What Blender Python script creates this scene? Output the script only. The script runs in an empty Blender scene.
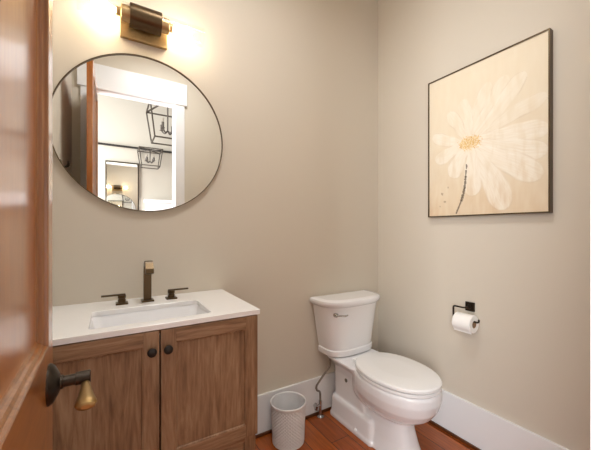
import bpy, bmesh, math, random
from mathutils import Vector, Matrix
random.seed(7)
S = bpy.context.scene
C = S.collection
PI = math.pi
R = math.radians

# ------------------------------------------------------------------ camera
CAMZ = 1.22
F = 307.0
cd = bpy.data.cameras.new('camera'); cam = bpy.data.objects.new('camera', cd); C.objects.link(cam)
cd.sensor_width = 36.0; cd.lens = 36.0 * F / 600.0
cd.shift_y = 5.0 / 600.0; cd.clip_start = 0.01
cam.location = (0, 0, CAMZ); cam.rotation_euler = (PI / 2, 0, R(-31.75))
S.camera = cam

# ------------------------------------------------------------------ added fill light, set in a made-up hall window (hall's left wall)
WX, WY, WZ, WW, WH = -1.45, -0.90, 1.70, 1.25, 2.0
ld = bpy.data.lights.new('hall_side_fill', 'AREA'); ld.shape = 'RECTANGLE'; ld.size = WH; ld.size_y = WW; ld.energy = 175.0; ld.color = (0.94, 0.97, 1.0)
lo = bpy.data.objects.new('hall_side_fill', ld); C.objects.link(lo); lo.location = (WX + 0.02, WY, WZ); lo.rotation_euler = (0, -PI / 2, 0)

# ------------------------------------------------------------------ world, exposure
w = bpy.data.worlds.new('world'); S.world = w; w.use_nodes = True
bg = w.node_tree.nodes['Background']; bg.inputs[0].default_value = (0.95, 0.97, 1.0, 1); bg.inputs[1].default_value = 1.0
S.view_settings.view_transform = 'Standard'; S.view_settings.look = 'None'
S.view_settings.gamma = 1.0; S.view_settings.exposure = 0.2
S.view_settings.use_curve_mapping = False

CEIL_FILL_POWER = 12.0  # added fill lamp on the ceiling
BULB_POWER = 12.5
HALL_FILL_POWER = 10.0      # added fill lamp in the unseen hall       # each bulb of the wall sconce

# ------------------------------------------------------------------ room numbers (camera at x=0,y=0)
YB = 1.688      # back wall
XR = 1.749      # right wall
XL = -0.275     # left wall
YF = 0.127      # front wall, room face
YO = 0.03       # front wall, hall face
JL, JR = -0.125, 0.542   # door opening
DH = 2.45       # opening height
CH = 3.05       # ceiling
YH = -1.67      # far wall of the hall

# ------------------------------------------------------------------ materials
def new_mat(name):
    m = bpy.data.materials.new(name); m.use_nodes = True
    nt = m.node_tree; b = nt.nodes['Principled BSDF']
    return m, nt, b
def srgb(r, g, b):
    f = lambda c: ((c / 255 + 0.055) / 1.055) ** 2.4 if c > 10 else c / 255 / 12.92
    return (f(r), f(g), f(b), 1)
def plain(name, col, rough=0.5, metal=0.0, coat=0.0, bump=0.0, bscale=200.0, var=0.0, spec=0.5):
    m, nt, b = new_mat(name)
    b.inputs['Base Color'].default_value = col; b.inputs['Roughness'].default_value = rough
    b.inputs['Metallic'].default_value = metal; b.inputs['Coat Weight'].default_value = coat
    b.inputs['Specular IOR Level'].default_value = spec
    tc = nt.nodes.new('ShaderNodeTexCoord')
    n = nt.nodes.new('ShaderNodeTexNoise'); n.inputs['Scale'].default_value = bscale; n.inputs['Detail'].default_value = 3
    nt.links.new(tc.outputs['Object'], n.inputs['Vector'])
    if bump:
        bp = nt.nodes.new('ShaderNodeBump'); bp.inputs['Strength'].default_value = bump; bp.inputs['Distance'].default_value = 0.001
        nt.links.new(n.outputs['Fac'], bp.inputs['Height']); nt.links.new(bp.outputs['Normal'], b.inputs['Normal'])
    if var:
        mx = nt.nodes.new('ShaderNodeMix'); mx.data_type = 'RGBA'
        mx.inputs['A'].default_value = tuple(c * (1 - var) for c in col[:3]) + (1,)
        mx.inputs['B'].default_value = tuple(min(1, c * (1 + var)) for c in col[:3]) + (1,)
        nt.links.new(n.outputs['Fac'], mx.inputs['Factor']); nt.links.new(mx.outputs['Result'], b.inputs['Base Color'])
    return m
def wood(name, cols, axis='Z', scale=1.0, rough=0.45, coat=0.0, stretch=14.0, bump=0.25, knots=True, coat_rough=0.08):
    m, nt, b = new_mat(name)
    tc = nt.nodes.new('ShaderNodeTexCoord'); mp = nt.nodes.new('ShaderNodeMapping')
    sc = [stretch * scale] * 3; sc['XYZ'.index(axis)] = 1.0 * scale
    mp.inputs['Scale'].default_value = sc
    nt.links.new(tc.outputs['Object'], mp.inputs['Vector'])
    n1 = nt.nodes.new('ShaderNodeTexNoise'); n1.inputs['Scale'].default_value = 3.0; n1.inputs['Detail'].default_value = 8; n1.inputs['Roughness'].default_value = 0.62; n1.inputs['Distortion'].default_value = 1.1
    n2 = nt.nodes.new('ShaderNodeTexNoise'); n2.inputs['Scale'].default_value = 14.0; n2.inputs['Detail'].default_value = 6
    nt.links.new(mp.outputs['Vector'], n1.inputs['Vector']); nt.links.new(mp.outputs['Vector'], n2.inputs['Vector'])
    ad = nt.nodes.new('ShaderNodeMath'); ad.operation = 'MULTIPLY_ADD'; ad.inputs[1].default_value = 0.35
    nt.links.new(n2.outputs['Fac'], ad.inputs[0])
    ms = nt.nodes.new('ShaderNodeMath'); ms.operation = 'MULTIPLY'; ms.inputs[1].default_value = 0.72
    nt.links.new(n1.outputs['Fac'], ms.inputs[0]); nt.links.new(ms.outputs[0], ad.inputs[2])
    cr = nt.nodes.new('ShaderNodeValToRGB'); el = cr.color_ramp.elements
    el[0].position = 0.33; el[0].color = cols[0]; el[1].position = 0.72; el[1].color = cols[-1]
    if len(cols) == 3:
        e = el.new(0.52); e.color = cols[1]
    nt.links.new(ad.outputs[0], cr.inputs['Fac']); nt.links.new(cr.outputs['Color'], b.inputs['Base Color'])
    bp = nt.nodes.new('ShaderNodeBump'); bp.inputs['Strength'].default_value = bump; bp.inputs['Distance'].default_value = 0.001
    nt.links.new(n2.outputs['Fac'], bp.inputs['Height']); nt.links.new(bp.outputs['Normal'], b.inputs['Normal'])
    b.inputs['Roughness'].default_value = rough; b.inputs['Coat Weight'].default_value = coat; b.inputs['Coat Roughness'].default_value = coat_rough
    return m

M = {}
M['wall'] = plain('wall_paint', srgb(210, 201, 186), 0.55, bump=0.05, bscale=350, spec=0.3)
M['ceil'] = plain('ceiling_paint', srgb(238, 234, 226), 0.8)
M['hall'] = plain('hall_paint', srgb(176, 168, 155), 0.8)
M['trim'] = plain('white_trim', srgb(235, 235, 236), 0.35)
M['porcelain'] = plain('porcelain', srgb(240, 240, 242), 0.12, coat=0.3)
M['seat'] = plain('seat_plastic', srgb(240, 240, 240), 0.22)
M['quartz'] = plain('white_stone', srgb(243, 242, 241), 0.22, var=0.015, bscale=30)
M['plate'] = plain('light_bronze', srgb(186, 158, 112), 0.36, metal=0.8, var=0.15, bscale=60)
M['mframe'] = plain('mirror_frame_bronze', srgb(92, 76, 54), 0.35, metal=0.8)
M['bronze'] = plain('brushed_bronze', srgb(88, 72, 52), 0.32, metal=0.9, var=0.12, bscale=90)
M['dark'] = plain('dark_bronze', srgb(56, 47, 38), 0.38, metal=0.75)
M['black'] = plain('black_metal', srgb(38, 34, 31), 0.45, metal=0.4)
M['brass'] = plain('antique_brass', srgb(150, 122, 78), 0.36, metal=0.85, var=0.1, bscale=60)
M['chrome'] = plain('chrome', srgb(200, 200, 200), 0.15, metal=1.0)
M['steel'] = plain('braided_steel', srgb(140, 132, 122), 0.4, metal=0.85, bump=1.0, bscale=900)
M['gap'] = plain('dark_gap', srgb(30, 24, 20), 0.8)
M['can'] = plain('white_can', srgb(232, 231, 232), 0.4)
M['paper'] = plain('tissue', srgb(246, 244, 240), 0.9, bump=0.3, bscale=500)
M['card'] = plain('cardboard', srgb(150, 116, 86), 0.9)
M['candle'] = plain('candle_sleeve', srgb(70, 62, 54), 0.5)
OAK = [srgb(92, 66, 46), srgb(138, 104, 76), srgb(168, 136, 106)]
M['oak_v'] = wood('oak_vertical', OAK, 'Z', 0.85, 0.5, stretch=9)
M['oak_h'] = wood('oak_horizontal', OAK, 'X', 1.0, 0.5, stretch=11)
HON = [srgb(150, 82, 26), srgb(172, 100, 36), srgb(186, 116, 48)]
M['hon_v'] = wood('stained_wood_vertical', HON, 'Z', 0.8, 0.3, coat=1.0, stretch=7, bump=0.0, coat_rough=0.16)
M['hon_h'] = wood('stained_wood_horizontal', HON, 'Y', 0.8, 0.3, coat=1.0, stretch=7, bump=0.0, coat_rough=0.16)
M['mould'] = wood('stained_moulding', [srgb(114, 66, 26), srgb(140, 86, 36), srgb(162, 104, 50)], 'Z', 0.8, 0.3, coat=0.7, stretch=10, bump=0.02, coat_rough=0.1)
M['shoe'] = wood('shoe_wood', [srgb(62, 32, 14), srgb(86, 46, 20), srgb(104, 58, 26)], 'X', 1.0, 0.4, stretch=6)
# mirror
m, nt, b = new_mat('mirror_silver'); b.inputs['Base Color'].default_value = (0.93, 0.94, 0.93, 1); b.inputs['Metallic'].default_value = 1; b.inputs['Roughness'].default_value = 0.0; M['mirror'] = m
# clear thin glass
m, nt, b = new_mat('clear_glass'); nt.nodes.remove(b)
tr = nt.nodes.new('ShaderNodeBsdfTransparent'); tr.inputs[0].default_value = (0.96, 0.95, 0.93, 1)
gl = nt.nodes.new('ShaderNodeBsdfGlossy'); gl.inputs['Roughness'].default_value = 0.05
lw = nt.nodes.new('ShaderNodeLayerWeight'); lw.inputs[0].default_value = 0.5
pw = nt.nodes.new('ShaderNodeMath'); pw.operation = 'POWER'; pw.inputs[1].default_value = 4.0
pm = nt.nodes.new('ShaderNodeMath'); pm.operation = 'MULTIPLY_ADD'; pm.inputs[1].default_value = 0.30; pm.inputs[2].default_value = 0.03
nt.links.new(lw.outputs['Facing'], pw.inputs[0]); nt.links.new(pw.outputs[0], pm.inputs[0])
mx = nt.nodes.new('ShaderNodeMixShader')
nt.links.new(pm.outputs[0], mx.inputs[0]); nt.links.new(tr.outputs[0], mx.inputs[1]); nt.links.new(gl.outputs[0], mx.inputs[2])
nt.links.new(mx.outputs[0], nt.nodes['Material Output'].inputs[0]); M['glass'] = m
def emis(name, col, s):
    m, nt, b = new_mat(name); b.inputs['Base Color'].default_value = (1, 1, 1, 1)
    b.inputs['Emission Color'].default_value = col; b.inputs['Emission Strength'].default_value = s
    return m
M['bulb'] = emis('lit_bulb', (1.0, 0.80, 0.52, 1), 30.0)
M['diffuser'] = emis('fill_diffuser', (1.0, 0.95, 0.88, 1), 3.0)  # glow of the added ceiling fill lamp
M['flame'] = plain('frosted_candle_bulb', srgb(150, 140, 128), 0.4)
M['lantern'] = plain('lantern_metal', srgb(74, 66, 58), 0.5, metal=0.3)
# floor planks running towards the back wall
m, nt, b = new_mat('plank_floor')
tc = nt.nodes.new('ShaderNodeTexCoord'); mp = nt.nodes.new('ShaderNodeMapping'); mp.inputs['Rotation'].default_value = (0, 0, PI / 2)
mp.inputs['Location'].default_value = (0.1, 0.045, 0)
nt.links.new(tc.outputs['Object'], mp.inputs['Vector'])
br = nt.nodes.new('ShaderNodeTexBrick'); br.inputs['Scale'].default_value = 1.0
br.inputs['Brick Width'].default_value = 1.3; br.inputs['Row Height'].default_value = 0.125; br.inputs['Mortar Size'].default_value = 0.0022
br.inputs['Mortar Smooth'].default_value = 0.2; br.inputs['Bias'].default_value = 0.0
br.inputs['Color1'].default_value = srgb(186, 98, 32); br.inputs['Color2'].default_value = srgb(146, 70, 18); br.inputs['Mortar'].default_value = srgb(52, 24, 9)
br.offset = 0.37
nt.links.new(mp.outputs['Vector'], br.inputs['Vector'])
mp2 = nt.nodes.new('ShaderNodeMapping'); mp2.inputs['Scale'].default_value = (22, 1.6, 1)
nt.links.new(tc.outputs['Object'], mp2.inputs['Vector'])
nz = nt.nodes.new('ShaderNodeTexNoise'); nz.inputs['Scale'].default_value = 3; nz.inputs['Detail'].default_value = 8; nz.inputs['Distortion'].default_value = 0.8
nt.links.new(mp2.outputs['Vector'], nz.inputs['Vector'])
cr = nt.nodes.new('ShaderNodeValToRGB'); cr.color_ramp.elements[0].position = 0.3; cr.color_ramp.elements[0].color = (0.5, 0.45, 0.4, 1); cr.color_ramp.elements[1].position = 0.7; cr.color_ramp.elements[1].color = (1.1, 1.05, 1, 1)
nt.links.new(nz.outputs['Fac'], cr.inputs['Fac'])
mu = nt.nodes.new('ShaderNodeMix'); mu.data_type = 'RGBA'; mu.blend_type = 'MULTIPLY'; mu.inputs['Factor'].default_value = 0.8
nt.links.new(br.outputs['Color'], mu.inputs['A']); nt.links.new(cr.outputs['Color'], mu.inputs['B'])
nt.links.new(mu.outputs['Result'], b.inputs['Base Color']); b.inputs['Roughness'].default_value = 0.3; b.inputs['Coat Weight'].default_value = 0.25
bp = nt.nodes.new('ShaderNodeBump'); bp.inputs['Strength'].default_value = 0.4; bp.inputs['Distance'].default_value = 0.002; bp.invert = True
nt.links.new(br.outputs['Fac'], bp.inputs['Height']); nt.links.new(bp.outputs['Normal'], b.inputs['Normal'])
M['floor'] = m
# painted canvas reads its painted pattern from the mesh
m, nt, b = new_mat('painted_canvas')
at = nt.nodes.new('ShaderNodeVertexColor'); at.layer_name = 'paint'
nz = nt.nodes.new('ShaderNodeTexNoise'); nz.inputs['Scale'].default_value = 320; tc = nt.nodes.new('ShaderNodeTexCoord')
nt.links.new(tc.outputs['Object'], nz.inputs['Vector'])
bp = nt.nodes.new('ShaderNodeBump'); bp.inputs['Strength'].default_value = 0.25; bp.inputs['Distance'].default_value = 0.001
nt.links.new(nz.outputs['Fac'], bp.inputs['Height']); nt.links.new(bp.outputs['Normal'], b.inputs['Normal'])
nt.links.new(at.outputs['Color'], b.inputs['Base Color']); b.inputs['Roughness'].default_value = 0.6
M['canvas'] = m

# ------------------------------------------------------------------ mesh helpers
class MB:
    def __init__(self): self.bm = bmesh.new(); self.mi = 0
    def _set(self, faces, smooth=False):
        for f in faces: f.material_index = self.mi; f.smooth = smooth
    def box(self, x0, x1, y0, y1, z0, z1, bev=0.0, seg=2, mat=None):
        r = bmesh.ops.create_cube(self.bm, size=1.0); vs = r['verts']
        for v in vs:
            v.co = Vector(((x0 + x1) / 2 + v.co.x * abs(x1 - x0), (y0 + y1) / 2 + v.co.y * abs(y1 - y0), (z0 + z1) / 2 + v.co.z * abs(z1 - z0)))
            if mat is not None: v.co = mat @ v.co
        fs = list({f for v in vs for f in v.link_faces}); self._set(fs)
        if bev:
            es = list({e for v in vs for e in v.link_edges})
            rr = bmesh.ops.bevel(self.bm, geom=es, offset=bev, segments=seg, affect='EDGES', profile=0.6)
            self._set(rr['faces'], True)
        return self
    def loft(self, rings, cap=True, smooth=True, closed=True):
        bm = self.bm; vr = [[bm.verts.new(p) for p in r] for r in rings]; fs = []
        n = len(vr[0])
        for a, b in zip(vr[:-1], vr[1:]):
            for i in range(n if closed else n - 1):
                j = (i + 1) % n
                fs.append(bm.faces.new((a[i], a[j], b[j], b[i])))
        self._set(fs, smooth)
        if cap:
            c = []
            c.append(bm.faces.new(list(reversed(vr[0])))); c.append(bm.faces.new(vr[-1])); self._set(c)
        return self
    def lathe(self, prof, n=32, axis='Z', loc=(0, 0, 0), cap=True, smooth=True):
        loc = Vector(loc); rings = []
        for r, h in prof:
            ring = []
            for i in range(n):
                a = 2 * PI * i / n; p = (r * math.cos(a), r * math.sin(a), h)
                if axis == 'X': p = (p[2], p[0], p[1])
                elif axis == 'Y': p = (p[1], p[2], p[0])
                ring.append(Vector(p) + loc)
            rings.append(ring)
        return self.loft(rings, cap, smooth)
    def tube(self, pts, r, n=10, cap=True, square=False):
        pts = [Vector(p) for p in pts]; rs = r if isinstance(r, (list, tuple)) else [r] * len(pts)
        up = None; rings = []
        for i, p in enumerate(pts):
            if i == 0: t = pts[1] - pts[0]
            elif i == len(pts) - 1: t = pts[-1] - pts[-2]
            else: t = (pts[i + 1] - p).normalized() + (p - pts[i - 1]).normalized()
            t.normalize()
            if up is None:
                up = Vector((0, 0, 1)) if abs(t.z) < 0.9 else Vector((0, 1, 0))
            s = t.cross(up).normalized(); up = s.cross(t).normalized()
            off = PI / 4 if n == 4 else 0
            rings.append([p + rs[i] * (s * math.cos(2 * PI * k / n + off) + up * math.sin(2 * PI * k / n + off)) for k in range(n)])
        return self.loft(rings, cap, n > 4)
    def build(self, name, mats, parent=None, loc=None, sharp=35):
        me = bpy.data.meshes.new(name)
        bmesh.ops.recalc_face_normals(self.bm, faces=self.bm.faces[:])
        for e in self.bm.edges:
            if len(e.link_faces) == 2 and e.calc_face_angle(0) > R(sharp): e.smooth = False
        self.bm.to_mesh(me); self.bm.free()
        o = bpy.data.objects.new(name, me); C.objects.link(o)
        for mt in (mats if isinstance(mats, list) else [mats]): me.materials.append(mt)
        if parent: o.parent = parent
        if loc: o.location = loc
        return o
def arc_pts(c, r, a0, a1, n, plane='YZ'):
    out = []
    for i in range(n + 1):
        a = a0 + (a1 - a0) * i / n; u, v = r * math.cos(a), r * math.sin(a)
        out.append(Vector(c) + (Vector((0, u, v)) if plane == 'YZ' else Vector((u, 0, v)) if plane == 'XZ' else Vector((u, v, 0))))
    return out
def thing(name, label, cat, loc=(0, 0, 0), rotz=0.0, group=None):
    o = bpy.data.objects.new(name, None); C.objects.link(o); o.empty_display_size = 0.1
    o.location = loc; o.rotation_euler = (0, 0, rotz); tag(o, label, cat, group); return o
def tag(o, label, cat, group=None):
    o['label'] = label; o['category'] = cat
    if group: o['group'] = group
    return o
def struct(o, label=None, cat=None):
    o['kind'] = 'structure'
    if label: o['label'] = label
    if cat: o['category'] = cat
    return o
def sub(o, levels=2):
    m = o.modifiers.new('subdivision', 'SUBSURF'); m.levels = levels; m.render_levels = levels; return o

# ------------------------------------------------------------------ room shell
T = 0.115
struct(MB().box(XL - T, XR + T, YB, YB + T, 0, CH).build('wall_back', M['wall']), 'greige painted wall behind the vanity and the toilet', 'wall')
struct(MB().box(XR, XR + T, YO, YB, 0, CH).build('wall_right', M['wall']), 'greige painted wall carrying the flower painting', 'wall')
struct(MB().box(XL - T, XL, YO, YB, 0, CH).build('wall_left', M['wall']), 'greige painted wall on the left side behind the open door', 'wall')
fw = MB(); fw.box(XL, JL - 0.001, YO, YF, 0, CH); fw.box(JR + 0.001, XR, YO, YF, 0, CH); fw.box(JL - 0.001, JR + 0.001, YO, YF, DH + 0.02, CH)
struct(fw.build('wall_front', M['wall']), 'greige painted wall around the doorway, seen in the round mirror', 'wall')
struct(MB().box(-3.2, 4.2, YH - 0.12, YB + T, -0.05, 0).build('floor', M['floor']), 'orange brown wood plank floor', 'floor')
struct(MB().box(XL - T, XR + T, YO, YB + T, CH, CH + 0.08).build('ceiling', M['ceil']), 'pale ceiling above the powder room', 'ceiling')
struct(MB().box(-3.2, 4.2, YH - 0.12, YH, 0, 4.4).build('wall_hall', M['hall']), 'cream wall across the hall, seen in the round mirror', 'wall')

lw_ = MB(); y0, y1, z0, z1 = WY - WW / 2, WY + WW / 2, WZ - WH / 2, WZ + WH / 2
lw_.box(WX - 0.12, WX, YH, y0, 0, 4.4); lw_.box(WX - 0.12, WX, y1, YO + 0.2, 0, 4.4); lw_.box(WX - 0.12, WX, y0, y1, 0, z0); lw_.box(WX - 0.12, WX, y0, y1, z1, 4.4)
struct(lw_.build('wall_hall_left', M['hall']), 'cream hall wall with the made-up window opening, outside the photo', 'wall')
wf = MB()  # made-up window frame dressing the added fill light
for a in ((y0, y0 + 0.05, z0, z1), (y1 - 0.05, y1, z0, z1), (y0 + 0.05, y1 - 0.05, z0, z0 + 0.05), (y0 + 0.05, y1 - 0.05, z1 - 0.05, z1), (WY - 0.02, WY + 0.02, z0 + 0.05, z1 - 0.05)):
    wf.box(WX - 0.08, WX - 0.03, *a)
struct(wf.build('added_window_1', M['trim']), 'white frame of a made-up hall window around the added fill light, outside the photo', 'window')

# baseboards with an eased top edge, stained shoe moulding in front
BH, BT = 0.238, 0.016
def bb(name, x0, x1, y0, y1, lab): return struct(MB().box(x0, x1, y0, y1, 0, BH, 0.003).build(name, M['trim']), lab, 'baseboard')
bb('baseboard_back', 0.55, XR, YB - BT, YB, 'tall white baseboard along the back wall')
bb('baseboard_right', XR - BT, XR, YF + 0.002, YB - BT - 0.001, 'tall white baseboard along the right wall')
bb('baseboard_left', XL, XL + BT, YF + 0.03, YB - 0.002, 'tall white baseboard along the left wall')
bb('baseboard_front', JR + 0.10, XR - BT - 0.001, YF, YF + BT, 'tall white baseboard along the front wall')
def shoe(name, x0, x1, y0, y1, lab): return struct(MB().box(x0, x1, y0, y1, 0.0, 0.016, 0.004).build(name, M['shoe']), lab, 'trim')
shoe('trim_1', 0.55, XR - BT - 0.001, YB - BT - 0.013, YB - BT - 0.0005, 'dark stained shoe moulding at the foot of the back baseboard')
shoe('trim_2', XR - BT - 0.013, XR - BT - 0.0005, YF + 0.03, YB - BT - 0.015, 'dark stained shoe moulding at the foot of the right baseboard')

# door jamb and craftsman casing on the room side and the hall side
j = MB(); j.box(JL - 0.001, JL + 0.0, YO - 0.001, YF + 0.001, 0, DH + 0.001)
j = MB()
j.box(JL - 0.019, JL, YO, YF, 0, DH, 0.001); j.box(JR, JR + 0.019, YO, YF, 0, DH, 0.001); j.box(JL - 0.019, JR + 0.019, YO, YF, DH, DH + 0.019, 0.001)
j.box(JR - 0.012, JR, YO + 0.03, YO + 0.072, 0, DH); j.box(JL, JL + 0.012, YO + 0.03, YO + 0.072, 0, DH)
struct(j.build('trim_3', M['trim']), 'white door jamb at the right edge of the photo', 'trim')
c = MB(); ct = 0.018
c.box(JL - 0.089, JL - 0.004, YF, YF + ct, 0, DH + 0.003, 0.002); c.box(JR + 0.004, JR + 0.089, YF, YF + ct, 0, DH + 0.003, 0.002)
c.box(JL - 0.112, JR + 0.112, YF, YF + 0.026, DH + 0.003, DH + 0.215, 0.002)
struct(c.build('trim_4', M['trim']), 'white flat door casing with a tall head board, seen in the round mirror', 'trim')

# ------------------------------------------------------------------ the open door (its pin at the left jamb)
W, TH = 0.655, 0.036
door = bpy.data.objects.new('door_1', None); C.objects.link(door)
door.location = (JL + TH - 0.001, 0.149, 0); door.rotation_euler = (0, 0, R(0.9))
struct(door, 'open stained wood door at the left edge of the photo', 'door')
DZ = 2.435
# local: y runs along the leaf, x = 0 is the face towards the room, leaf thickness to -x
leaf = MB()
ST = 0.088; RZ = 1.004; PZ0 = 0.24
def frame(z0, z1):
    pass
leaf.mi = 0
leaf.box(-TH, 0, 0, ST, 0.01, DZ, 0.0015); leaf.box(-TH, 0, W - ST, W, 0.01, DZ, 0.0015)
leaf.mi = 1
for z0, z1 in ((0.01, PZ0), (0.76, RZ), (DZ - 0.12, DZ)):
    leaf.box(-TH, 0, ST, W - ST, z0, z1, 0.001)
lf = leaf.build('door_leaf', [M['hon_v'], M['hon_h']], door)
for z0, z1 in ((PZ0, 0.76), (RZ, DZ - 0.12)):
    MB().box(-TH + 0.011, -0.011, ST, W - ST, z0, z1).build('door_panel', M['hon_v'], door)
    # stepped panel moulding round the panel, both faces
    for side in (1, -1):
        mo = MB()
        prof = [(0, 0), (0.0, -0.0005), (0.0015, 0.003), (0.005, 0.0045), (0.008, 0.003), (0.009, -0.001), (0.0105, -0.0015), (0.014, -0.004), (0.0155, -0.008), (0.019, -0.0095), (0.021, -0.0108), (0.021, -0.012), (0, -0.012)]
        rings = []
        for (yy, zz, sy, sz) in ((ST, z0, 1, 1), (W - ST, z0, -1, 1), (W - ST, z1, -1, -1), (ST, z1, 1, -1)):
            rings.append([Vector(((h if side > 0 else -TH - h), yy + sy * d, zz + sz * d)) for d, h in prof])
        rings.append(rings[0]); mo.loft(rings, cap=False, smooth=False)
        mo.build('panel_moulding', M['mould'], door)
# lever handle, both faces
HY, HZ = W - 0.056, 0.926
for side in (1, -1):
    x0 = 0.0 if side > 0 else -TH
    h = MB()
    h.lathe([(0.038, 0), (0.038, side * 0.003), (0.033, side * 0.009), (0.019, side * 0.016), (0.014, side * 0.018)], 32, 'X', (x0, HY, HZ))
    hd = h.build('door_handle', M['dark'], door)
    n = MB()
    n.lathe([(0.013, side * 0.015), (0.013, side * 0.022), (0.0105, side * 0.023), (0.0105, side * 0.041), (0.0125, side * 0.042), (0.0125, side * 0.065), (0.011, side * 0.0665)], 24, 'X', (x0, HY, HZ))
    n.build('handle_neck', M['dark'], hd)
    l = MB(); rings = []
    xl = x0 + side * 0.058
    for t, ww, hh, dz in ((0, 0.005, 0.005, -0.004), (0.1, 0.006, 0.005, -0.006), (0.35, 0.0075, 0.0055, -0.010), (0.6, 0.010, 0.0065, -0.014), (0.8, 0.013, 0.008, -0.018), (0.92, 0.0135, 0.0085, -0.0205), (0.98, 0.011, 0.007, -0.022), (1.0, 0.006, 0.004, -0.0225)):
        rings.append([Vector((xl + side * 0.004 * t + 1.25 * ww * math.cos(a), HY - 0.006 - 0.085 * t, HZ - 0.004 + 0.6 * dz + hh * math.sin(a))) for a in [2 * PI * k / 16 for k in range(16)]])
    l.loft(rings); l.build('handle_lever', M['brass'], hd)
MB().box(-TH * 0.5 - 0.012, -TH * 0.5 + 0.012, W - 0.0005, W + 0.001, HZ - 0.03, HZ + 0.03).build('latch_plate', M['dark'], door)
for hz in (0.2, 1.2, 2.25):
    MB().tube([(-TH - 0.004, -0.004, hz - 0.05), (-TH - 0.004, -0.004, hz + 0.05)], 0.006, 12).build('hinge', M['dark'], door)

# ------------------------------------------------------------------ vanity cabinet
VC = 0.150                      # centre line
vx0, vx1 = VC - 0.372, VC + 0.372
VF = 1.199                      # face of the frame
van = thing('vanity_cabinet', 'rustic brown oak vanity cabinet with two shaker doors under the white sink top', 'cabinet', (VC, YB - 0.25, 0))
def L(o): o.parent = van; o.matrix_parent_inverse = Matrix.Translation(-van.location); return o
cb = MB(); cb.mi = 0
cb.box(vx0 + 0.018, vx0 + 0.036, VF + 0.02, YB - 0.003, 0.10, 0.868); cb.box(vx1 - 0.036, vx1 - 0.018, VF + 0.02, YB - 0.003, 0.10, 0.868)
cb.box(vx0 + 0.036, vx1 - 0.036, YB - 0.012, YB - 0.003, 0.10, 0.868)
cb.mi = 1
cb.box(vx0 + 0.036, vx1 - 0.036, VF + 0.02, YB - 0.012, 0.10, 0.118); cb.box(vx0 + 0.036, vx1 - 0.036, VF + 0.02, YB - 0.012, 0.345, 0.363)
cb.box(vx0 + 0.03, vx1 - 0.03, VF, VF + 0.02, 0.345, 0.368); cb.box(vx0 + 0.03, vx1 - 0.03, VF, VF + 0.02, 0.10, 0.135, 0.001); cb.box(vx0 + 0.03, vx1 - 0.03, VF, VF + 0.02, 0.85, 0.868)
L(cb.build('carcass', [M['oak_v'], M['oak_h']]))
for x0 in (vx0, vx1 - 0.05):
    for y0 in (VF - 0.001, YB - 0.053):
        L(MB().box(x0, x0 + 0.05, y0, y0 + 0.05, 0, 0.868 if y0 > VF else 0.369, 0.002).build('leg', M['oak_v']))
    L(MB().box(x0 + 0.002, x0 + 0.05, VF + 0.0005, VF + 0.04, 0.369, 0.868).build('corner_post', M['oak_v']))
DT = 0.02; fwid = 0.05
for k, (x0, x1) in enumerate(((vx0, VC - 0.0025), (VC + 0.0025, vx1))):
    d = MB(); z0, z1 = 0.374, 0.866; yb, yf = VF - 0.001, VF - 0.001 - DT
    d.mi = 0
    d.box(x0, x0 + fwid, yf, yb, z0, z1, 0.0015); d.box(x1 - fwid, x1, yf, yb, z0, z1, 0.0015)
    d.mi = 1
    d.box(x0 + fwid, x1 - fwid, yf, yb, z0, z0 + fwid, 0.0015); d.box(x0 + fwid, x1 - fwid, yf, yb, z1 - fwid, z1, 0.0015)
    do = L(d.build('door', [M['oak_v'], M['oak_h']]))
    p = MB().box(x0 + fwid, x1 - fwid, yf + 0.007, yb - 0.002, z0 + fwid, z1 - fwid)
    rim = [(0, 0.0005), (0.004, 0.0015), (0.006, 0.0065), (0, 0.0068)]
    rings = []
    xa, xb, za, zb = x0 + fwid, x1 - fwid, z0 + fwid, z1 - fwid
    for (xx, zz, sx, sz) in ((xa, za, 1, 1), (xb, za, -1, 1), (xb, zb, -1, -1), (xa, zb, 1, -1)):
        rings.append([Vector((xx + sx * dd, yf + h, zz + sz * dd)) for dd, h in rim])
    rings.append(rings[0]); p.loft(rings, cap=False, smooth=False)
    po = p.build('door_panel', M['oak_v']); po.parent = do
    kx = (x1 - 0.025) if k == 0 else (x0 + 0.022)
    kb = MB().lathe([(0.0085, 0), (0.0085, -0.003), (0.006, -0.006), (0.006, -0.013), (0.0135, -0.016), (0.0155, -0.020), (0.0148, -0.024), (0.011, -0.027), (0.003, -0.028)], 24, 'Y', (kx, yf, 0.800))
    ko = kb.build('knob', M['black']); ko.parent = do
dr = MB(); dr.mi = 1
dr.box(vx0 + 0.052, vx1 - 0.052, VF + 0.002, VF + 0.018, 0.14, 0.343, 0.002)
dr.build('lower_drawer_front', [M['oak_v'], M['oak_h']]); L(bpy.data.objects['lower_drawer_front'])

# ------------------------------------------------------------------ sink top with undermount basin
tx0, tx1, ty0, ty1, tz0, tz1 = VC - 0.383, VC + 0.383, 1.178, YB - 0.002, 0.870, 0.890
top = thing('sink_countertop', 'white stone sink top with a rectangular basin on the oak vanity', 'countertop', (VC, YB - 0.25, tz0))
def LT(o): o.parent = top; o.matrix_parent_inverse = Matrix.Translation(-top.location); return o
sx0, sx1, sy0, sy1 = VC - 0.212, VC + 0.198, 1.232, 1.492
def rrect(x0, x1, y0, y1, r, z, n=6):
    out = []
    for cx, cy, a in ((x1 - r, y1 - r, 0), (x0 + r, y1 - r, PI / 2), (x0 + r, y0 + r, PI), (x1 - r, y0 + r, 1.5 * PI)):
        for i in range(n + 1):
            t = a + PI / 2 * i / n; out.append(Vector((cx + r * math.cos(t), cy + r * math.sin(t), z)))
    return out
N6 = 6
slab = MB()
outer = lambda off, z: rrect(tx0 + off, tx1 - off, ty0 + off, ty1, 0.003, z, N6)
inner = lambda off, z: rrect(sx0 - off, sx1 + off, sy0 - off, sy1 + off, 0.022, z, N6)
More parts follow.
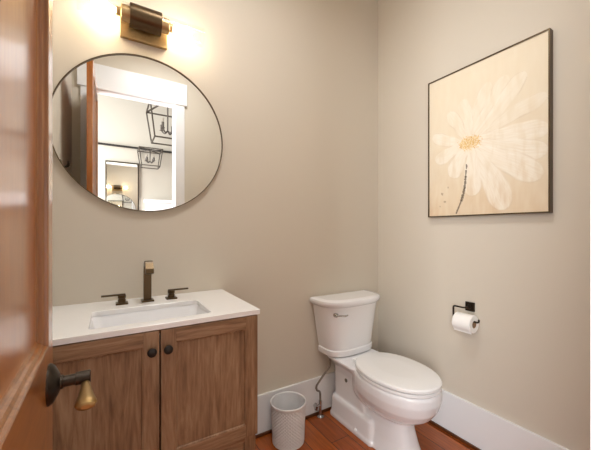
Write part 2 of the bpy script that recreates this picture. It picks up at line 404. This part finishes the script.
slab.loft([outer(0, tz0), outer(0, tz1 - 0.002), outer(0.002, tz1), inner(0.002, tz1), inner(0, tz1 - 0.002), inner(0, tz0), outer(0, tz0)], cap=False, smooth=False)
LT(slab.build('slab', M['quartz']))
bs = MB()
def bas(off, z, r): return rrect(sx0 + off, sx1 - off, sy0 + off * 0.9, sy1 - off * 0.9, r, z, N6)
bs.loft([bas(-0.015, tz0 - 0.0005, 0.03), bas(-0.003, tz0 - 0.0005, 0.025), bas(0.004, tz0 - 0.012, 0.03), bas(0.014, tz0 - 0.06, 0.04), bas(0.03, tz0 - 0.105, 0.05), bas(0.06, tz0 - 0.125, 0.05), bas(0.10, tz0 - 0.130, 0.025)], cap=False)
bs.bm.faces.new(bs.bm.verts[-28:] if False else [v for v in list(bs.bm.verts)[-28:]])
bo = LT(bs.build('basin', M['porcelain'])); bo.data.polygons.foreach_set('use_smooth', [True] * len(bo.data.polygons))
LT(MB().lathe([(0.030, 0), (0.030, 0.002), (0.024, 0.004), (0.008, 0.004)], 24, 'Z', ((sx0 + sx1) / 2, (sy0 + sy1) / 2, tz0 - 0.1295)).build('drain', M['bronze']))

# ------------------------------------------------------------------ widespread faucet
FX, FY = 0.148, 1.585
fa = thing('widespread_faucet', 'brushed bronze widespread faucet with squared spout and two lever handles', 'faucet', (FX, FY, tz1))
sp = MB(); sp.box(-0.026, 0.026, -0.026, 0.026, 0, 0.008, 0.0015)
hw, ht = 0.016, 0.011
path = [Vector((0, 0.004, 0.008)), Vector((0, 0.004, 0.10))] + [Vector((0, 0.004 - 0.05 + 0.05 * math.cos(a), 0.135 + 0.045 * math.sin(a))) for a in [R(t) for t in range(0, 121, 12)]] + [Vector((0, -0.088, 0.155)), Vector((0, -0.093, 0.138))]
rings = []
for i, p in enumerate(path):
    t = (path[min(i + 1, len(path) - 1)] - path[max(i - 1, 0)]).normalized(); nrm = Vector((1, 0, 0)).cross(t)
    rings.append([p + Vector((sx * hw, 0, 0)) + nrm * (sz * ht) for sx, sz in ((-1, -1), (1, -1), (1, 1), (-1, 1))])
sp.loft(rings, smooth=False); sp.build('spout', M['bronze'], fa)
for s in (-1, 1):
    h = MB(); cx = s * 0.103
    h.box(cx - 0.024, cx + 0.024, -0.024, 0.024, 0, 0.007, 0.0015)
    h.lathe([(0.0155, 0.007), (0.0155, 0.020), (0.0135, 0.021), (0.0135, 0.026), (0.0160, 0.027), (0.0160, 0.040)], 24, 'Z', (cx, 0, 0))
    ho = h.build('handle', M['bronze'], fa)
    lv = MB().box(min(cx - s * 0.014, cx + s * 0.078), max(cx - s * 0.014, cx + s * 0.078), -0.008, 0.008, 0.038, 0.045, 0.0012)
    lv.build('lever', M['bronze'], ho)

# ------------------------------------------------------------------ round mirror
MX, MZ, MR = 0.152, 1.688, 0.378
mi = thing('round_mirror', 'large round wall mirror with a thin dark bronze frame above the vanity', 'mirror', (MX, YB, MZ))
MB().lathe([(MR - 0.004, -0.004), (MR - 0.004, -0.014)], 128, 'Y').build('mirror_glass', M['mirror'], mi)
fr = MB(); rings = []
for r, y in ((MR - 0.004, -0.014), (MR - 0.004, -0.020), (MR, -0.021), (MR, -0.001), (MR - 0.0035, -0.001), (MR - 0.004, -0.014)):
    rings.append([Vector((r * math.cos(a), y, r * math.sin(a))) for a in [2 * PI * k / 128 for k in range(128)]])
fr.loft(rings, cap=False).build('mirror_frame', M['mframe'], mi)

# ------------------------------------------------------------------ wall sconce
LX, LZ, LY = 0.143, 2.211, -0.075
sc_ = thing('wall_sconce', 'brushed bronze two-light vanity sconce with glass tube above the round mirror', 'wall light', (LX, YB, LZ))
MB().box(-0.102, 0.102, -0.022, -0.001, -0.078, 0.045, 0.002).build('backplate', M['plate'], sc_)
MB().tube([(0, -0.02, -0.02), (0, LY + 0.04, -0.02)], 0.009, 16).build('stem', M['dark'], sc_)
TR = 0.043
hs = MB()
hs.lathe([(TR + 0.001, -0.066), (TR + 0.007, -0.066), (TR + 0.007, 0.066), (TR + 0.001, 0.066), (TR + 0.001, -0.066)], 48, 'X', (0, LY, 0), cap=False)
hs.build('centre_sleeve', M['bronze'], sc_)
for s in (-1, 1):
    g = MB(); g.lathe([(TR, s * 0.06), (TR, s * 0.265), (TR - 0.003, s * 0.2655)], 48, 'X', (0, LY, 0), cap=False)
    g.build('glass_shade', M['glass'], sc_)
    so = MB().lathe([(0.034, s * 0.055), (0.034, s * 0.100), (0.031, s * 0.102), (0.018, s * 0.103), (0.018, s * 0.118), (0.014, s * 0.12)], 24, 'X', (0, LY, 0)).build('socket', M['plate'], sc_)
    b_ = MB().lathe([(0.010, s * 0.121), (0.012, s * 0.135), (0.022, s * 0.155), (0.028, s * 0.175), (0.027, s * 0.19), (0.018, s * 0.205), (0.004, s * 0.211)], 20, 'X', (0, LY, 0))
    b_.build('bulb', M['bulb'], so)
    ld = bpy.data.lights.new('sconce_bulb_light', 'POINT'); ld.energy = BULB_POWER; ld.color = (1.0, 0.925, 0.79); ld.shadow_soft_size = 0.03
    lo = bpy.data.objects.new('sconce_bulb_light', ld); C.objects.link(lo); lo.parent = sc_; lo.location = (s * 0.175, LY, 0)

# ------------------------------------------------------------------ added fill lamp, shaped as a flush ceiling lamp (above the frame)
cl = thing('ceiling_fill', 'added fill lamp shaped as a flush round white ceiling lamp above the room, outside the photo', 'fill light', (0.45, 0.80, CH))
MB().lathe([(0.20, 0), (0.20, -0.02), (0.19, -0.025)], 48, 'Z').build('lamp_base', M['trim'], cl)
MB().lathe([(0.185, -0.0255), (0.185, -0.05), (0.17, -0.07), (0.10, -0.085), (0.02, -0.088)], 48, 'Z').build('diffuser', M['diffuser'], cl)
ld = bpy.data.lights.new('ceiling_fill_light', 'AREA'); ld.shape = 'DISK'; ld.size = 0.5; ld.energy = CEIL_FILL_POWER; ld.spread = R(170); ld.color = (0.97, 0.985, 1.0)
lo = bpy.data.objects.new('ceiling_fill_light', ld); C.objects.link(lo); lo.parent = cl; lo.location = (0, 0, -0.10)

# added hall fill lamp: drum pendant shape behind the camera, above the doorway's height
hp = thing('hall_fill_pendant', 'added fill lamp shaped as a wide white drum pendant in the hall, outside the photo', 'pendant light', (0.05, -0.62, 3.32))
MB().lathe([(0.34, -0.02), (0.34, 0.22), (0.33, 0.22), (0.33, -0.02), (0.34, -0.02)], 48, 'Z', cap=False).build('drum_shade', M['trim'], hp)
MB().tube([(0, 0, 0.2), (0, 0, 1.1)], 0.008, 8).build('pendant_stem', M['black'], hp)
MB().lathe([(0.329, 0.20), (0.329, 0.21)], 48, 'Z').build('top_disc', M['trim'], hp)
ld = bpy.data.lights.new('hall_fill_light', 'AREA'); ld.shape = 'DISK'; ld.size = 0.64; ld.energy = HALL_FILL_POWER; ld.color = (0.97, 0.985, 1.0)
lo = bpy.data.objects.new('hall_fill_light', ld); C.objects.link(lo); lo.parent = hp; lo.location = (0, 0, -0.01)

# ------------------------------------------------------------------ toilet (local: back at y=0, front at -y)
TX = 1.362
to = thing('toilet', 'white two-piece toilet with closed lid in the corner on the wood floor', 'toilet', (TX, YB, 0))
def egg(y0, y1, w, z, n=40, p=2.0, wide=0.55):
    # outline from back y0 to front y1 (both <0), widest at the given fraction from the back
    yc = y0 + (y1 - y0) * wide; out = []
    for i in range(n):
        a = 2 * PI * i / n; s, c = math.sin(a), math.cos(a)
        ex = 2.0 / p
        x = w * math.copysign(abs(s) ** ex, s)
        ln = abs(y1 - yc) if c > 0 else abs(y0 - yc)
        y = yc - ln * math.copysign(abs(c) ** ex, c)
        out.append(Vector((x, y, z)))
    return out
bw = MB()
# bowl
bw.loft([egg(-0.20, -0.60, 0.085, 0.185, p=2.3), egg(-0.20, -0.66, 0.118, 0.215, p=2.3), egg(-0.20, -0.712, 0.149, 0.252, p=2.2), egg(-0.21, -0.742, 0.169, 0.295, p=2.2), egg(-0.22, -0.757, 0.180, 0.345, p=2.2), egg(-0.225, -0.757, 0.182, 0.385, p=2.2), egg(-0.23, -0.749, 0.177, 0.398, p=2.2)])
# front pedestal
bw.loft([egg(-0.10, -0.665, 0.112, 0.0, p=2.8), egg(-0.10, -0.655, 0.108, 0.02, p=2.8), egg(-0.10, -0.632, 0.096, 0.08, p=2.8), egg(-0.10, -0.612, 0.086, 0.15, p=2.8), egg(-0.12, -0.605, 0.084, 0.21, p=2.6), egg(-0.16, -0.61, 0.09, 0.27, p=2.2)])
# rear block with foot ledge
def rr3(x, y0, y1, r, z): return rrect(-x, x, y1, y0, r, z, 6)
bw.loft([rr3(0.128, -0.050, -0.445, 0.03, 0.0), rr3(0.127, -0.050, -0.445, 0.03, 0.025), rr3(0.122, -0.055, -0.438, 0.03, 0.035), rr3(0.118, -0.058, -0.432, 0.03, 0.125), rr3(0.110, -0.062, -0.424, 0.03, 0.142)])
bw.loft([rr3(0.102, -0.065, -0.40, 0.04, 0.10), rr3(0.100, -0.065, -0.37, 0.04, 0.16), rr3(0.100, -0.062, -0.34, 0.04, 0.30), rr3(0.112, -0.06, -0.33, 0.05, 0.345), rr3(0.150, -0.05, -0.34, 0.05, 0.385), rr3(0.165, -0.045, -0.34, 0.05, 0.402), rr3(0.160, -0.05, -0.33, 0.05, 0.410)])
bo = bw.build('bowl', M['porcelain'], to)
rm = bo.modifiers.new('remesh', 'REMESH'); rm.mode = 'VOXEL'; rm.voxel_size = 0.005; rm.use_smooth_shade = True
sm = bo.modifiers.new('smooth', 'SMOOTH'); sm.factor = 0.5; sm.iterations = 8
# foot bolt caps
for s in (-1, 1):
    MB().lathe([(0.013, 0), (0.013, 0.006), (0.010, 0.012), (0.004, 0.014)], 16, 'Z', (s * 0.124, -0.31, 0.030)).build('bolt_cap', M['seat'], to)
MB().lathe([(0.012, 0), (0.012, -0.004), (0.007, -0.005)], 16, 'X', (-0.099, -0.20, 0.275)).build('side_plug', M['steel'], to)
# tank: tapered, bowed front
def tankring(wb, y0, yf, bow, z, p=3.0, n=8):
    ym = y0 - 0.055; ln = abs(yf - bow - ym); pts = []
    for i in range(n + 1): pts.append(Vector((wb - 2 * wb * i / n, y0, z)))
    pts.append(Vector((-wb, (y0 + ym) / 2, z)))
    m_ = 36
    for i in range(m_ + 1):
        a = PI * i / m_; c, sn = math.cos(a), max(0.0, math.sin(a))
        pts.append(Vector((-wb * math.copysign(abs(c) ** (2 / p), c), ym - ln * sn ** (2 / p), z)))
    pts.append(Vector((wb, (y0 + ym) / 2, z)))
    return pts
tk = MB()
tk.loft([tankring(0.174, -0.024, -0.160, 0.020, 0.412), tankring(0.184, -0.020, -0.172, 0.022, 0.419), tankring(0.188, -0.019, -0.175, 0.022, 0.432), tankring(0.188, -0.019, -0.174, 0.022, 0.452), tankring(0.183, -0.020, -0.167, 0.022, 0.458), tankring(0.190, -0.018, -0.170, 0.024, 0.50), tankring(0.206, -0.016, -0.176, 0.026, 0.60), tankring(0.218, -0.014, -0.182, 0.028, 0.68), tankring(0.226, -0.012, -0.188, 0.030, 0.740)])
tk.build('tank', M['porcelain'], to)
tl = MB()
tl.loft([tankring(0.228, -0.010, -0.190, 0.030, 0.735), tankring(0.238, -0.008, -0.197, 0.030, 0.740), tankring(0.246, -0.008, -0.203, 0.030, 0.752), tankring(0.249, -0.008, -0.206, 0.030, 0.764), tankring(0.246, -0.009, -0.203, 0.030, 0.774), tankring(0.238, -0.014, -0.194, 0.030, 0.780), tankring(0.21, -0.03, -0.17, 0.027, 0.782)])
tl.build('tank_lid', M['porcelain'], to)
fl = MB(); fl.lathe([(0.014, 0.012), (0.014, -0.004), (0.010, -0.012)], 20, 'Y', (-0.172, -0.190, 0.692))
fl.tube([(-0.172, -0.200, 0.692), (-0.152, -0.214, 0.690), (-0.122, -0.221, 0.686), (-0.105, -0.223, 0.690)], [0.006, 0.006, 0.0065, 0.005], 12)
fl.build('flush_lever', M['chrome'], to)
# seat ring and lid
def seatring(y0, y1, w, z, n=48): return egg(y0, y1, w, z, n, 2.15, 0.48)
st = MB(); st.loft([seatring(-0.262, -0.752, 0.180, 0.399), seatring(-0.258, -0.757, 0.184, 0.404), seatring(-0.258, -0.757, 0.184, 0.413), seatring(-0.262, -0.752, 0.180, 0.417)])
st.build('seat', M['seat'], to)
sl = MB(); sl.loft([seatring(-0.262, -0.752, 0.180, 0.4205), seatring(-0.256, -0.759, 0.186, 0.425), seatring(-0.256, -0.759, 0.186, 0.436), seatring(-0.262, -0.752, 0.180, 0.443), seatring(-0.285, -0.725, 0.158, 0.447), seatring(-0.36, -0.64, 0.09, 0.450)])
sl.build('seat_lid', M['seat'], to)
for s in (-1, 1):
    MB().box(s * 0.072 - 0.022, s * 0.072 + 0.022, -0.285, -0.25, 0.408, 0.432, 0.006, 3).build('hinge', M['seat'], to)

# ------------------------------------------------------------------ water supply valve and hose
VXp = 1.150
sv = thing('water_shutoff_valve', 'chrome shutoff valve with braided supply hose on the baseboard beside the toilet', 'valve', (VXp, YB - 0.05, 0))
v = MB()
v.tube([(0.02, 0.0, 0.0), (0.02, 0.0, 0.072)], 0.009, 16); v.tube([(0.02, 0, 0.06), (0.02, 0.0, 0.105)], 0.011, 12)
v.tube([(0.02, 0, 0.078), (-0.012, -0.006, 0.078)], 0.008, 12)
v.lathe([(0.024, 0), (0.024, 0.004), (0.012, 0.008)], 24, 'Z', (0.02, 0, 0)); v.build('valve_body', M['chrome'], sv)
hv = MB(); rings = []
for yy, k in ((0, 0.6), (0.003, 1), (0.012, 1), (0.015, 0.6)):
    rings.append([Vector((-0.012 - yy, -0.006 + k * 0.022 * math.cos(a) * (1 + 0.12 * math.cos(5 * a)), 0.078 + k * 0.022 * math.sin(a) * (1 + 0.12 * math.cos(5 * a)))) for a in [2 * PI * q / 30 for q in range(30)]])
hv.loft(rings).build('valve_handle', M['chrome'], sv)
ho_pts = []
ctrl = [Vector((0.02, 0, 0.105)), Vector((0.016, -0.002, 0.16)), Vector((-0.028, -0.03, 0.20)), Vector((-0.030, -0.035, 0.235)), Vector((0.03, -0.04, 0.30)), Vector((0.062, -0.045, 0.34)), Vector((0.065, -0.045, 0.405))]
def catmull(P, n=8):
    out = []
    for i in range(len(P) - 1):
        p0, p1, p2, p3 = P[max(i - 1, 0)], P[i], P[i + 1], P[min(i + 2, len(P) - 1)]
        for k in range(n):
            t = k / n
            out.append(0.5 * ((2 * p1) + (p2 - p0) * t + (2 * p0 - 5 * p1 + 4 * p2 - p3) * t * t + (3 * p1 - p0 - 3 * p2 + p3) * t ** 3))
    return out + [P[-1]]
MB().tube(catmull(ctrl), 0.0065, 12).build('supply_hose', M['steel'], sv)
MB().lathe([(0.016, 0.402), (0.016, 0.415), (0.013, 0.416), (0.013, 0.427)], 8, 'Z', (0.065, -0.045, 0), smooth=False).build('coupling_nut', M['seat'], sv)

# ------------------------------------------------------------------ trash can (woven relief, open top)
TCX, TCY = 0.878, 1.548
tr_ = thing('trash_can', 'small round white trash can with woven texture between vanity and toilet', 'trash can', (TCX, TCY, 0))
cn = MB(); NS, NR = 128, 48; rings = []
prof = lambda t: 0.092 + 0.008 * t
rings.append([Vector((0.080 * math.cos(2 * PI * i / NS), 0.080 * math.sin(2 * PI * i / NS), 0.0)) for i in range(NS)])
for k in range(NR + 1):
    t = k / NR; z = 0.004 + 0.215 * t; ring = []
    for i in range(NS):
        r = prof(t)
        if 1 < k < NR - 1:
            r += 0.0030 * (max(math.cos(2 * PI * (i / 4 + k / 4)), math.cos(2 * PI * (i / 4 - k / 4))) - 0.6)
        ring.append(Vector((r * math.cos(2 * PI * i / NS), r * math.sin(2 * PI * i / NS), z)))
    rings.append(ring)
circ = lambda r, z: [Vector((r * math.cos(2 * PI * i / NS), r * math.sin(2 * PI * i / NS), z)) for i in range(NS)]
rings += [circ(0.0975, 0.220), circ(0.0965, 0.222), circ(0.0885, 0.02), circ(0.075, 0.008)]
cn.loft(rings).build('can_body', M['can'], tr_)
rim = MB(); rim.loft([circ(0.0965, 0.218), circ(0.102, 0.219), circ(0.1045, 0.225), circ(0.1035, 0.232), circ(0.100, 0.234), circ(0.0965, 0.231), circ(0.0955, 0.224), circ(0.0965, 0.218)], cap=False).build('can_rim', M['can'], tr_)

# ------------------------------------------------------------------ toilet paper holder and roll
PY, PZ = 0.977, 0.784
ph = thing('toilet_paper_holder', 'dark bronze toilet paper holder on the right wall below the painting', 'toilet paper holder', (XR, PY, PZ))
MB().box(-0.011, -0.0005, -0.026, 0.026, -0.026, 0.026, 0.003).build('wall_plate', M['dark'], ph)
ar = MB()
ar.tube([(-0.010, 0, 0), (-0.02, 0, 0)], [0.014, 0.010], 16)
ax = -0.060
bar = [Vector((-0.015, 0, 0)), Vector((ax + 0.012, 0, 0))] + [Vector((ax + 0.012 - 0.012 * math.sin(R(t)), 0.012 * (1 - math.cos(R(t))), 0)) for t in (30, 60, 90)] + \
    [Vector((ax, 0.056, 0))] + [Vector((ax, 0.056 + 0.010 * math.sin(R(t)), -0.010 * (1 - math.cos(R(t))))) for t in (30, 60, 90)] + \
    [Vector((ax, 0.066, -0.055))] + [Vector((ax, 0.066 - 0.010 * (1 - math.cos(R(t))), -0.055 - 0.010 * math.sin(R(t)))) for t in (30, 60, 90)] + \
    [Vector((ax, -0.070, -0.065))] + [Vector((ax, -0.070 - 0.008 * math.sin(R(t)), -0.065 + 0.008 * (1 - math.cos(R(t))))) for t in (45, 90)] + [Vector((ax, -0.078, -0.048))]
ar.tube(bar, 0.0048, 12); ar.build('arm', M['dark'], ph)
rl = thing('toilet_paper_roll', 'white toilet paper roll hanging on the dark wall holder', 'toilet paper', (XR + ax, PY - 0.004, PZ - 0.080))
rr = MB(); hl = 0.050
rr.lathe([(0.0205, -hl), (0.046, -hl), (0.0485, -hl + 0.002), (0.0485, hl - 0.002), (0.046, hl), (0.0205, hl), (0.0205, -hl)], 40, 'Y', cap=False)
sheet = [Vector((0.0487 * math.cos(a), 0, 0.0487 * math.sin(a))) for a in [R(t) for t in range(180, 236, 8)]]
sheet += [sheet[-1] + Vector((0.004, 0, -0.006)), sheet[-1] + Vector((0.005, 0, -0.013))]
ra = [p + Vector((0, -hl, 0)) for p in sheet] + [p * 0.985 + Vector((0, -hl, 0)) for p in reversed(sheet)]
rb = [p + Vector((0, hl, 0)) for p in sheet] + [p * 0.985 + Vector((0, hl, 0)) for p in reversed(sheet)]
rr.loft([ra, rb]); rr.build('paper', M['paper'], rl)
MB().lathe([(0.0203, -hl + 0.0005), (0.0203, hl - 0.0005), (0.0188, hl - 0.0005), (0.0188, -hl + 0.0005), (0.0203, -hl + 0.0005)], 32, 'Y', cap=False).build('cardboard_core', M['card'], rl)

# ------------------------------------------------------------------ flower painting on the right wall
py0, py1, pz0, pz1 = 0.5935, 1.227, 1.300, 2.147
pa = thing('flower_painting', 'large framed painting of a pale white flower on the right wall', 'painting', (XR, (py0 + py1) / 2, pz0))
PW, PH = py1 - py0, pz1 - pz0
fb = 0.006
f = MB()
for a in ((-PW / 2, -PW / 2 + fb, 0, PH), (PW / 2 - fb, PW / 2, 0, PH), (-PW / 2 + fb, PW / 2 - fb, 0, fb), (-PW / 2 + fb, PW / 2 - fb, PH - fb, PH)):
    f.box(-0.036, -0.001, a[0], a[1], a[2], a[3])
f.build('picture_frame', M['mframe'], pa)
# paint pattern: u from the left edge (far end) to the right, v from the top down
def seg_d(px, py, ax_, ay_, bx, by):
    dx, dy = bx - ax_, by - ay_; t = max(0, min(1, ((px - ax_) * dx + (py - ay_) * dy) / (dx * dx + dy * dy)))
    return math.hypot(px - ax_ - t * dx, py - ay_ - t * dy), t
from mathutils import noise as mn
ASP = PH / PW
CU, CV = 0.41, 0.515 * ASP
tips = [(0.56, 0.17, .055), (0.70, 0.17, .060), (0.84, 0.20, .06), (0.97, 0.36, .055), (0.985, 0.53, .07), (0.97, 0.66, .075), (0.93, 0.80, .085), (0.70, 0.955, .09), (0.45, 0.86, .075), (0.24, 0.72, .07), (0.08, 0.58, .06), (0.05, 0.42, .05), (0.21, 0.28, .05), (0.36, 0.22, .05)]
petals = [(tu, tv * ASP, w_) for tu, tv, w_ in tips]
def lerp(a, b_, t): return tuple(a[i] + (b_[i] - a[i]) * t for i in range(3))
def paint(u, v):
    vv = v * ASP
    n1 = mn.fractal(Vector((u * 3, vv * 3, 1.3)), 1.0, 2.0, 5); n2 = mn.fractal(Vector((u * 22, vv * 5, 4.1)), 1.0, 2.0, 4); n3 = mn.noise(Vector((u * 60, vv * 60, 2)))
    base = lerp(srgb(238, 224, 198)[:3], srgb(224, 198, 164)[:3], max(0, min(1, (v - 0.45) * 1.5 + n1 * 0.35)))
    base = lerp(base, srgb(244, 234, 212)[:3], max(0, min(0.5, n2 * 0.3 + 0.1)))
    h = 0.0; col = base
    for i, (tu, tv, w_) in enumerate(petals):
        dx, dy = tu - CU, tv - CV; ln = math.hypot(dx, dy); ex, ey = dx / ln, dy / ln
        s = ((u - CU) * ex + (vv - CV) * ey) / ln; d = (u - CU) * -ey + (vv - CV) * ex
        if s < 0.03 or s > 1.04: continue
        d += 0.012 * math.sin(s * 4 + i * 1.7) + 0.01 * mn.noise(Vector((s * 6, i * 9.1, 0)))
        wd = w_ * 1.25 * (max(0, s) ** 0.65) * max(0.0, 1 - max(0, (s - 0.70) / 0.34) ** 2) ** 0.5 + 0.004
        k = abs(d) / wd
        if k < 1.08:
            a = max(0, min(1, (1.08 - k) / 0.14))
            streak = mn.noise(Vector((d * 140, s * 5, i * 3.3)))
            pc = lerp(srgb(250, 242, 226)[:3], srgb(236, 218, 190)[:3], max(0, min(1, 0.25 + 0.5 * streak - 0.2 * s)))
            col = lerp(col, pc, a * (0.80 if tv / ASP > 0.4 else 0.5) * max(0.25, min(1, 0.75 + 0.9 * n2 + 0.4 * (1 - s))))
            if 0.90 < k < 1.08: col = lerp(col, srgb(206, 182, 150)[:3], 0.38 * (1 - abs(k - 0.99) / 0.09) * max(0, min(1, 0.5 + 2.2 * mn.noise(Vector((s * 5, i * 2.7, (1 if d > 0 else 5)))))))
            h = max(h, a * (0.6 + 0.4 * streak))
    dc = math.hypot((u - CU) / 0.095, (vv - CV) / 0.058)
    if dc < 1.25:
        nn = mn.noise(Vector((u * 95, vv * 95, 7)))
        if nn > 0.02 + 0.35 * max(0, dc - 0.6): col = srgb(214, 160, 66)[:3] if nn < 0.35 else srgb(240, 205, 130)[:3]; h = 1.3
        elif dc < 0.95: col = lerp(col, srgb(240, 214, 160)[:3], 0.7)
    # stem strokes
    for (x1, y1, x2, y2, w1) in ((0.375, 0.74, 0.365, 0.82, .010), (0.365, 0.82, 0.335, 0.90, .012), (0.335, 0.90, 0.285, 0.985, .007), (0.385, 0.66, 0.375, 0.74, .007)):
        d, t = seg_d(u, vv, x1, y1 * ASP, x2, y2 * ASP)
        if d < w1 and n3 > -0.5 + 0.3 * d / w1: col = lerp(col, srgb(92, 76, 58)[:3], 0.85); h = 0.8
    for (x1, y1, r) in ((0.14, 0.84, .012), (0.17, 0.90, .010), (0.20, 0.80, .007), (0.12, 0.93, .006)):
        if math.hypot(u - x1, (v - y1) * ASP) < r * (1 + 0.8 * n3): col = lerp(col, srgb(150, 120, 90)[:3], 0.6)
    return tuple(x * 0.92 for x in col), h
NU, NV = 190, 254
cm = bpy.data.meshes.new('canvas'); vs = []; cols = []
cw, chh = PW - 2 * fb, PH - 2 * fb
for jv in range(NV + 1):
    for iu in range(NU + 1):
        u, v = iu / NU, jv / NV
        col, h = paint(u, v); cols.append(col)
        vs.append((-0.030 - 0.0015 * h, PW / 2 - fb - u * cw, PH - fb - v * chh))
fs = [(jv * (NU + 1) + iu, jv * (NU + 1) + iu + 1, (jv + 1) * (NU + 1) + iu + 1, (jv + 1) * (NU + 1) + iu) for jv in range(NV) for iu in range(NU)]
nb = len(vs)
for (yy, zz) in ((PW / 2 - fb, PH - fb), (-PW / 2 + fb, PH - fb), (-PW / 2 + fb, fb), (PW / 2 - fb, fb)): vs.append((-0.004, yy, zz)); cols.append(srgb(238, 224, 198)[:3])
fs.append((nb + 3, nb + 2, nb + 1, nb))
cm.from_pydata(vs, [], fs); ca = cm.color_attributes.new('paint', 'FLOAT_COLOR', 'POINT')
for i, c_ in enumerate(cols): ca.data[i].color = (*c_, 1)
cm.polygons.foreach_set('use_smooth', [True] * len(cm.polygons)); cm.materials.append(M['canvas'])
co = bpy.data.objects.new('canvas', cm); C.objects.link(co); co.parent = pa

# ------------------------------------------------------------------ towel hook on the left wall (seen in the mirror's lower left)
hk = thing('towel_hook', 'small dark double hook on the left wall, seen at the mirror edge', 'hook', (XL, 0.87, 1.64))
MB().box(0.0005, 0.008, -0.02, 0.02, -0.03, 0.03, 0.002).build('hook_plate', M['dark'], hk)
for s in (-1, 1):
    MB().tube(catmull([Vector((0.006, s * 0.006, 0.0)), Vector((0.03, s * 0.012, -0.012)), Vector((0.045, s * 0.018, 0.0)), Vector((0.047, s * 0.02, 0.02))], 5), 0.005, 10).build('prong', M['dark'], hk)

# ------------------------------------------------------------------ the hall, as the round mirror shows it
struct(MB().box(-3.2, 4.2, YH + 0.0005, YH + 0.03, 2.39, 2.412).build('trim_5', M['black']), 'thin black rail across the cream hall wall, seen in the round mirror', 'trim')
hx0, hx1, hz0, hz1 = -0.055, 0.355, 1.33, 2.180
hm = thing('rectangular_mirror', 'tall rectangular mirror in thin dark frame on the hall wall, inside the round mirror', 'mirror', ((hx0 + hx1) / 2, YH, hz0))
HWd, HHt = (hx1 - hx0) / 2, hz1 - hz0
MB().box(-HWd + 0.01, HWd - 0.01, 0.004, 0.012, 0.01, HHt - 0.01).build('mirror_glass', M['mirror'], hm)
g = MB()
for a in ((-HWd, -HWd + 0.014, 0, HHt), (HWd - 0.014, HWd, 0, HHt), (-HWd + 0.014, HWd - 0.014, 0, 0.014), (-HWd + 0.014, HWd - 0.014, HHt - 0.014, HHt)):
    g.box(a[0], a[1], 0.0005, 0.022, a[2], a[3])
g.build('mirror_frame', M['dark'], hm)
hc = thing('mantel_surround', 'white painted mantel panel beside the hall mirror, seen in the round mirror', 'mantel', (0.72, YH, 0))
m_ = MB(); m_.box(-0.28, 0.28, 0.0005, 0.10, 0.0, 1.62, 0.003); m_.box(-0.30, 0.30, 0.0005, 0.13, 1.62, 1.66, 0.003); m_.build('panel', M['trim'], hc)
ms = thing('mantel_shelf', 'dark thin shelf under the hall mirror, seen in the round mirror', 'shelf', (0.18, YH, 1.27))
MB().box(-0.32, 0.255, 0.0005, 0.12, 0.0, 0.03, 0.003).build('shelf_board', M['black'], ms)

def lantern(label, loc, wt, wb, h, crown, bar, rot, chain):
    t = thing('lantern_chandelier', label, 'chandelier', loc, R(rot), None)
    cg = MB(); top_ = [Vector((sx * wt / 2, sy * wt / 2, h)) for sx, sy in ((-1, -1), (1, -1), (1, 1), (-1, 1))]
    bot = [Vector((sx * wb / 2, sy * wb / 2, 0)) for sx, sy in ((-1, -1), (1, -1), (1, 1), (-1, 1))]
    apex = Vector((0, 0, h + crown))
    for i in range(4):
        k = (i + 1) % 4
        cg.tube([top_[i], top_[k]], bar, 4); cg.tube([bot[i], bot[k]], bar, 4); cg.tube([top_[i], bot[i]], bar, 4); cg.tube([top_[i], apex], bar, 4)
    cg.build('cage', M['lantern'], t)
    MB().tube([(0, 0, 0.32 * h), (0, 0, h + crown + chain)], bar * 0.8, 8).build('stem', M['lantern'], t)
    for q in range(4):
        a = q * PI / 2 + PI / 4; rr_ = wb * 0.27; x, y = rr_ * math.cos(a), rr_ * math.sin(a)
        MB().tube(catmull([Vector((0, 0, 0.34 * h)), Vector((x * 0.5, y * 0.5, 0.26 * h)), Vector((x, y, 0.36 * h))], 5), bar * 0.8, 8).build('candle_arm', M['lantern'], t)
        MB().lathe([(0.014, 0.36 * h), (0.026, 0.37 * h), (0.014, 0.38 * h), (0.014, 0.55 * h), (0.006, 0.56 * h)], 10, 'Z', (x, y, 0)).build('candle', M['candle'], t)
        MB().lathe([(0.004, 0.56 * h), (0.011, 0.60 * h), (0.008, 0.65 * h), (0.001, 0.70 * h)], 10, 'Z', (x, y, 0)).build('candle_bulb', M['flame'], t)
    return t
lantern('larger black cage lantern with candle lights, cut by the casing in the round mirror', (0.63, -0.90, 2.355), 0.45, 0.34, 0.405, 0.13, 0.011, 0, 1.4)
lantern('smaller black cage lantern below the rail in the hall, seen in the round mirror', (0.485, YH + 0.17, 2.12), 0.295, 0.23, 0.235, 0.0, 0.008, 0, 0.02)
